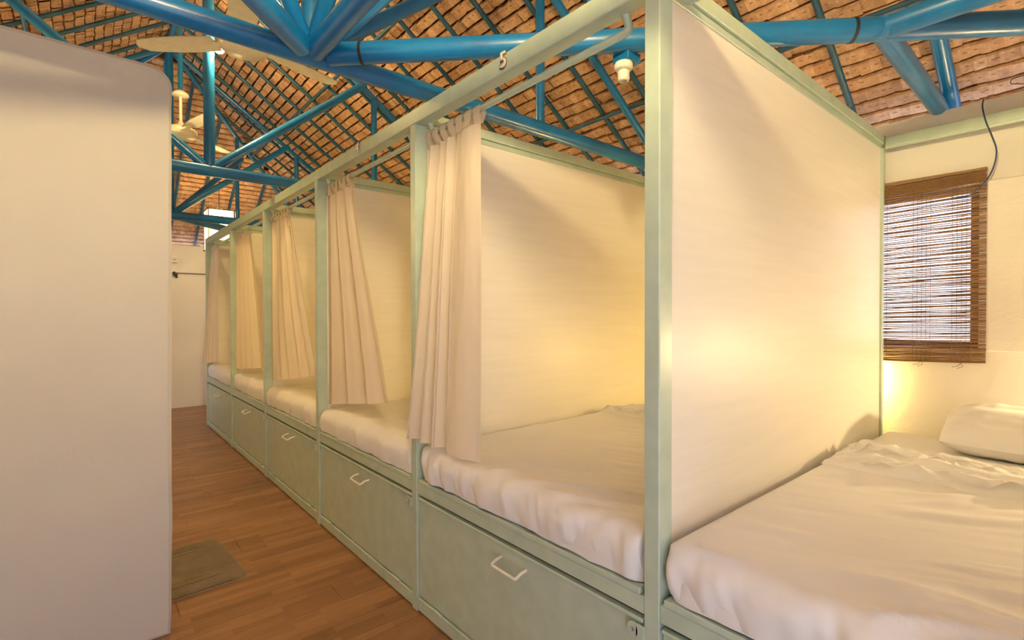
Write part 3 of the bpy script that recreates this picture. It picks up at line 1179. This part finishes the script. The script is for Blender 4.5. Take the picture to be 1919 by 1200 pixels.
# ------------------------------------------------------------------ bamboo blind, wires
bl = thing('window_blind', 'brown bamboo stick blind, backlit by daylight, above the pillow bed', 'blind', (1.908, .60, 1.45))
by0, by1 = .345, .86
slat = []
for v in range(6):
    m = MB()
    rnd = random.Random(v)
    r = rnd.uniform(.0025, .0036)
    pts = [(0, by0 + (by1 - by0) * i / 7, rnd.uniform(-.0017, .0017)) for i in range(8)]
    m.tube(pts, [r * rnd.uniform(.75, 1.15) for _ in pts], 5)
    slat.append(m.mesh('slat', M['bamboo']))
z = 1.026
rnd = random.Random(4)
cnt = 0
while z < 1.868:
    dense = z < 1.088 or z > 1.815
    step = .0052 if dense else rnd.choice((.0062, .0074, .0082, .0096))
    sl = .012 * (z - 1.3)            # hangs slightly askew
    mt = Matrix.Translation((1.908 + rnd.uniform(-.001, .001), .602, z)) @ Matrix.Rotation(-.028 + rnd.uniform(-.009, .009), 4, 'X') @ Matrix.Translation((0, -.602, 0))
    place('slat', slat[cnt % 6], mt, bl)
    cnt += 1
    z += step
m = MB()
for i in range(9):
    yy0 = 1.822 + i * .0052
    m.tube([(1.899, by0 + .004, yy0 - .007), (1.899, by1, yy0 + .007 - .020)], .0026, 6)
m.build('folded_valance', M['bamboo'], bl)
m = MB()
for yc in (.425, .565, .73):
    for d in (-.032, -.016, 0, .016, .032):
        m.tube([(1.9035, yc + d, 1.03), (1.9035, yc + d, 1.862)], .0009, 5)
    m.tube([(1.9035, yc, 1.03), (1.90, yc - .006, 1.012), (1.90, yc + .012, 1.004)], .0012, 5)
    m.tube([(1.9035, yc, 1.03), (1.90, yc + .01, 1.014), (1.90, yc + .03, 1.010)], .0012, 5)
m.build('weaving_cords', M['cord'], bl)
m = MB(); m.box(1.905, by0, 1.866, 1.928, by1, 1.878, .002)
m.build('head_batten', M['bamboo'], bl)

W = [(1.915, .360, 2.172), (1.868, .357, 2.125), (1.861, .345, 2.06), (1.870, .328, 2.0), (1.882, .314, 1.932), (1.893, .328, 1.856), (1.890, .361, 1.795), (1.888, .404, 1.761), (1.888, .443, 1.763)]


def smooth_path(pts, n=6):
    pts = [Vector(p) for p in pts]
    outp = []
    for i in range(len(pts) - 1):
        p0 = pts[max(0, i - 1)]; p1 = pts[i]; p2 = pts[i + 1]; p3 = pts[min(len(pts) - 1, i + 2)]
        for k in range(n):
            s = k / n
            outp.append(.5 * ((2 * p1) + (p2 - p0) * s + (2 * p0 - 5 * p1 + 4 * p2 - p3) * s * s + (3 * p1 - p0 - 3 * p2 + p3) * s ** 3))
    outp.append(pts[-1])
    return outp


wr_ = thing('electric_wire', 'dark blue electric wire dangling in a curve in front of the blind', 'wire', W[0])
m = MB(); m.tube(smooth_path(W), .0028, 8); m.build('wire', M['wire'], wr_)
m = MB(); m.tube([W[-1], (1.888, .462, 1.766)], .0014, 6); m.build('bare_end', M['steel'], wr_)
wl = MB()
wl.tube(smooth_path([(1.96, .18, 2.19), (1.95, .23, 2.205), (1.93, .275, 2.215), (1.925, .27, 2.232), (1.94, .23, 2.238), (1.95, .18, 2.225)]), .0016, 6)
tag(wl.build('wire_loop', M['dark']), 'thin black wire loop on the wall top under the thatch eave', 'wire')

# ------------------------------------------------------------------ floor mat, far wall fittings
mt_ = thing('floor_mat', 'worn olive bath mat with rounded corners, lying beside the white wall stub', 'mat', (-.87, 2.9, 0))


def rrect(cx, cy, hx, hy, r, n=8):
    pts = []
    for (sx, sy, a0) in ((1, 1, 0), (-1, 1, 90), (-1, -1, 180), (1, -1, 270)):
        for i in range(n + 1):
            a = math.radians(a0 + 90 * i / n)
            pts.append((cx + sx * (hx - r) + r * math.cos(a), cy + sy * (hy - r) + r * math.sin(a)))
    return pts


def mat_ring(lv, name, mat):
    m = MB()
    rings = []
    for (inset, z) in lv:
        rings.append([(p[0], p[1], z + .0012 * noise.noise(Vector((p[0] * 30, p[1] * 30, inset * 50)))) for p in rrect(0, 0, .40 - inset, .28 - inset, max(.012, .05 - inset * .6))])
    n = len(rings[0])
    m.add([q for r in rings for q in r], [(i * n + k, i * n + (k + 1) % n, (i + 1) * n + (k + 1) % n, (i + 1) * n + k) for i in range(len(rings) - 1) for k in range(n)])
    m.add(rings[-1], [tuple(range(n))])
    a = math.radians(4)
    m.v = [(-.885 + p[0] * math.cos(a) - p[1] * math.sin(a), 2.90 + p[0] * math.sin(a) + p[1] * math.cos(a), p[2]) for p in m.v]
    return m.build(name, M[mat], mt_)


mat_ring([(0, .001), (.0, .006), (.004, .012), (.03, .015), (.072, .015), (.078, .0105), (.088, .0105), (.094, .015), (.118, .015), (.124, .011), (.132, .011), (.138, .014), (.2, .014)], 'pile', 'rug')
mat_ring([(-.003, .0008), (-.003, .004), (.01, .004)], 'backing', 'rug_back')

m = MB(); m.tube([(XL + .3, YF - .012, 1.812), (-.05, YF - .012, 1.808), (.9, YF - .012, 1.800)], .007, 8)
tag(m.build('wall_cable', M['rope']), 'thin grey cable running along the far white wall', 'cable')
sw = thing('wall_bracket', 'small cream plastic bracket on the far wall beside the stub', 'bracket', (-.125, YF - .02, 1.96))
m = MB(); m.box(-.16, YF - .05, 1.945, -.085, YF - .002, 1.975, .006); m.box(-.115, YF - .04, 1.975, -.10, YF - .002, 2.0, .003)
m.build('body', M['white_plastic'], sw)
ck = thing('cable_clamp', 'small black clamp holding the cable on the far wall', 'clamp', (-.125, YF - .02, 1.78))
m = MB(); m.box(-.135, YF - .05, 1.765, -.115, YF - .001, 1.825, .004); m.box(-.11, YF - .03, 1.74, -.085, YF - .001, 1.795, .004)
m.build('body', M['dark'], ck)
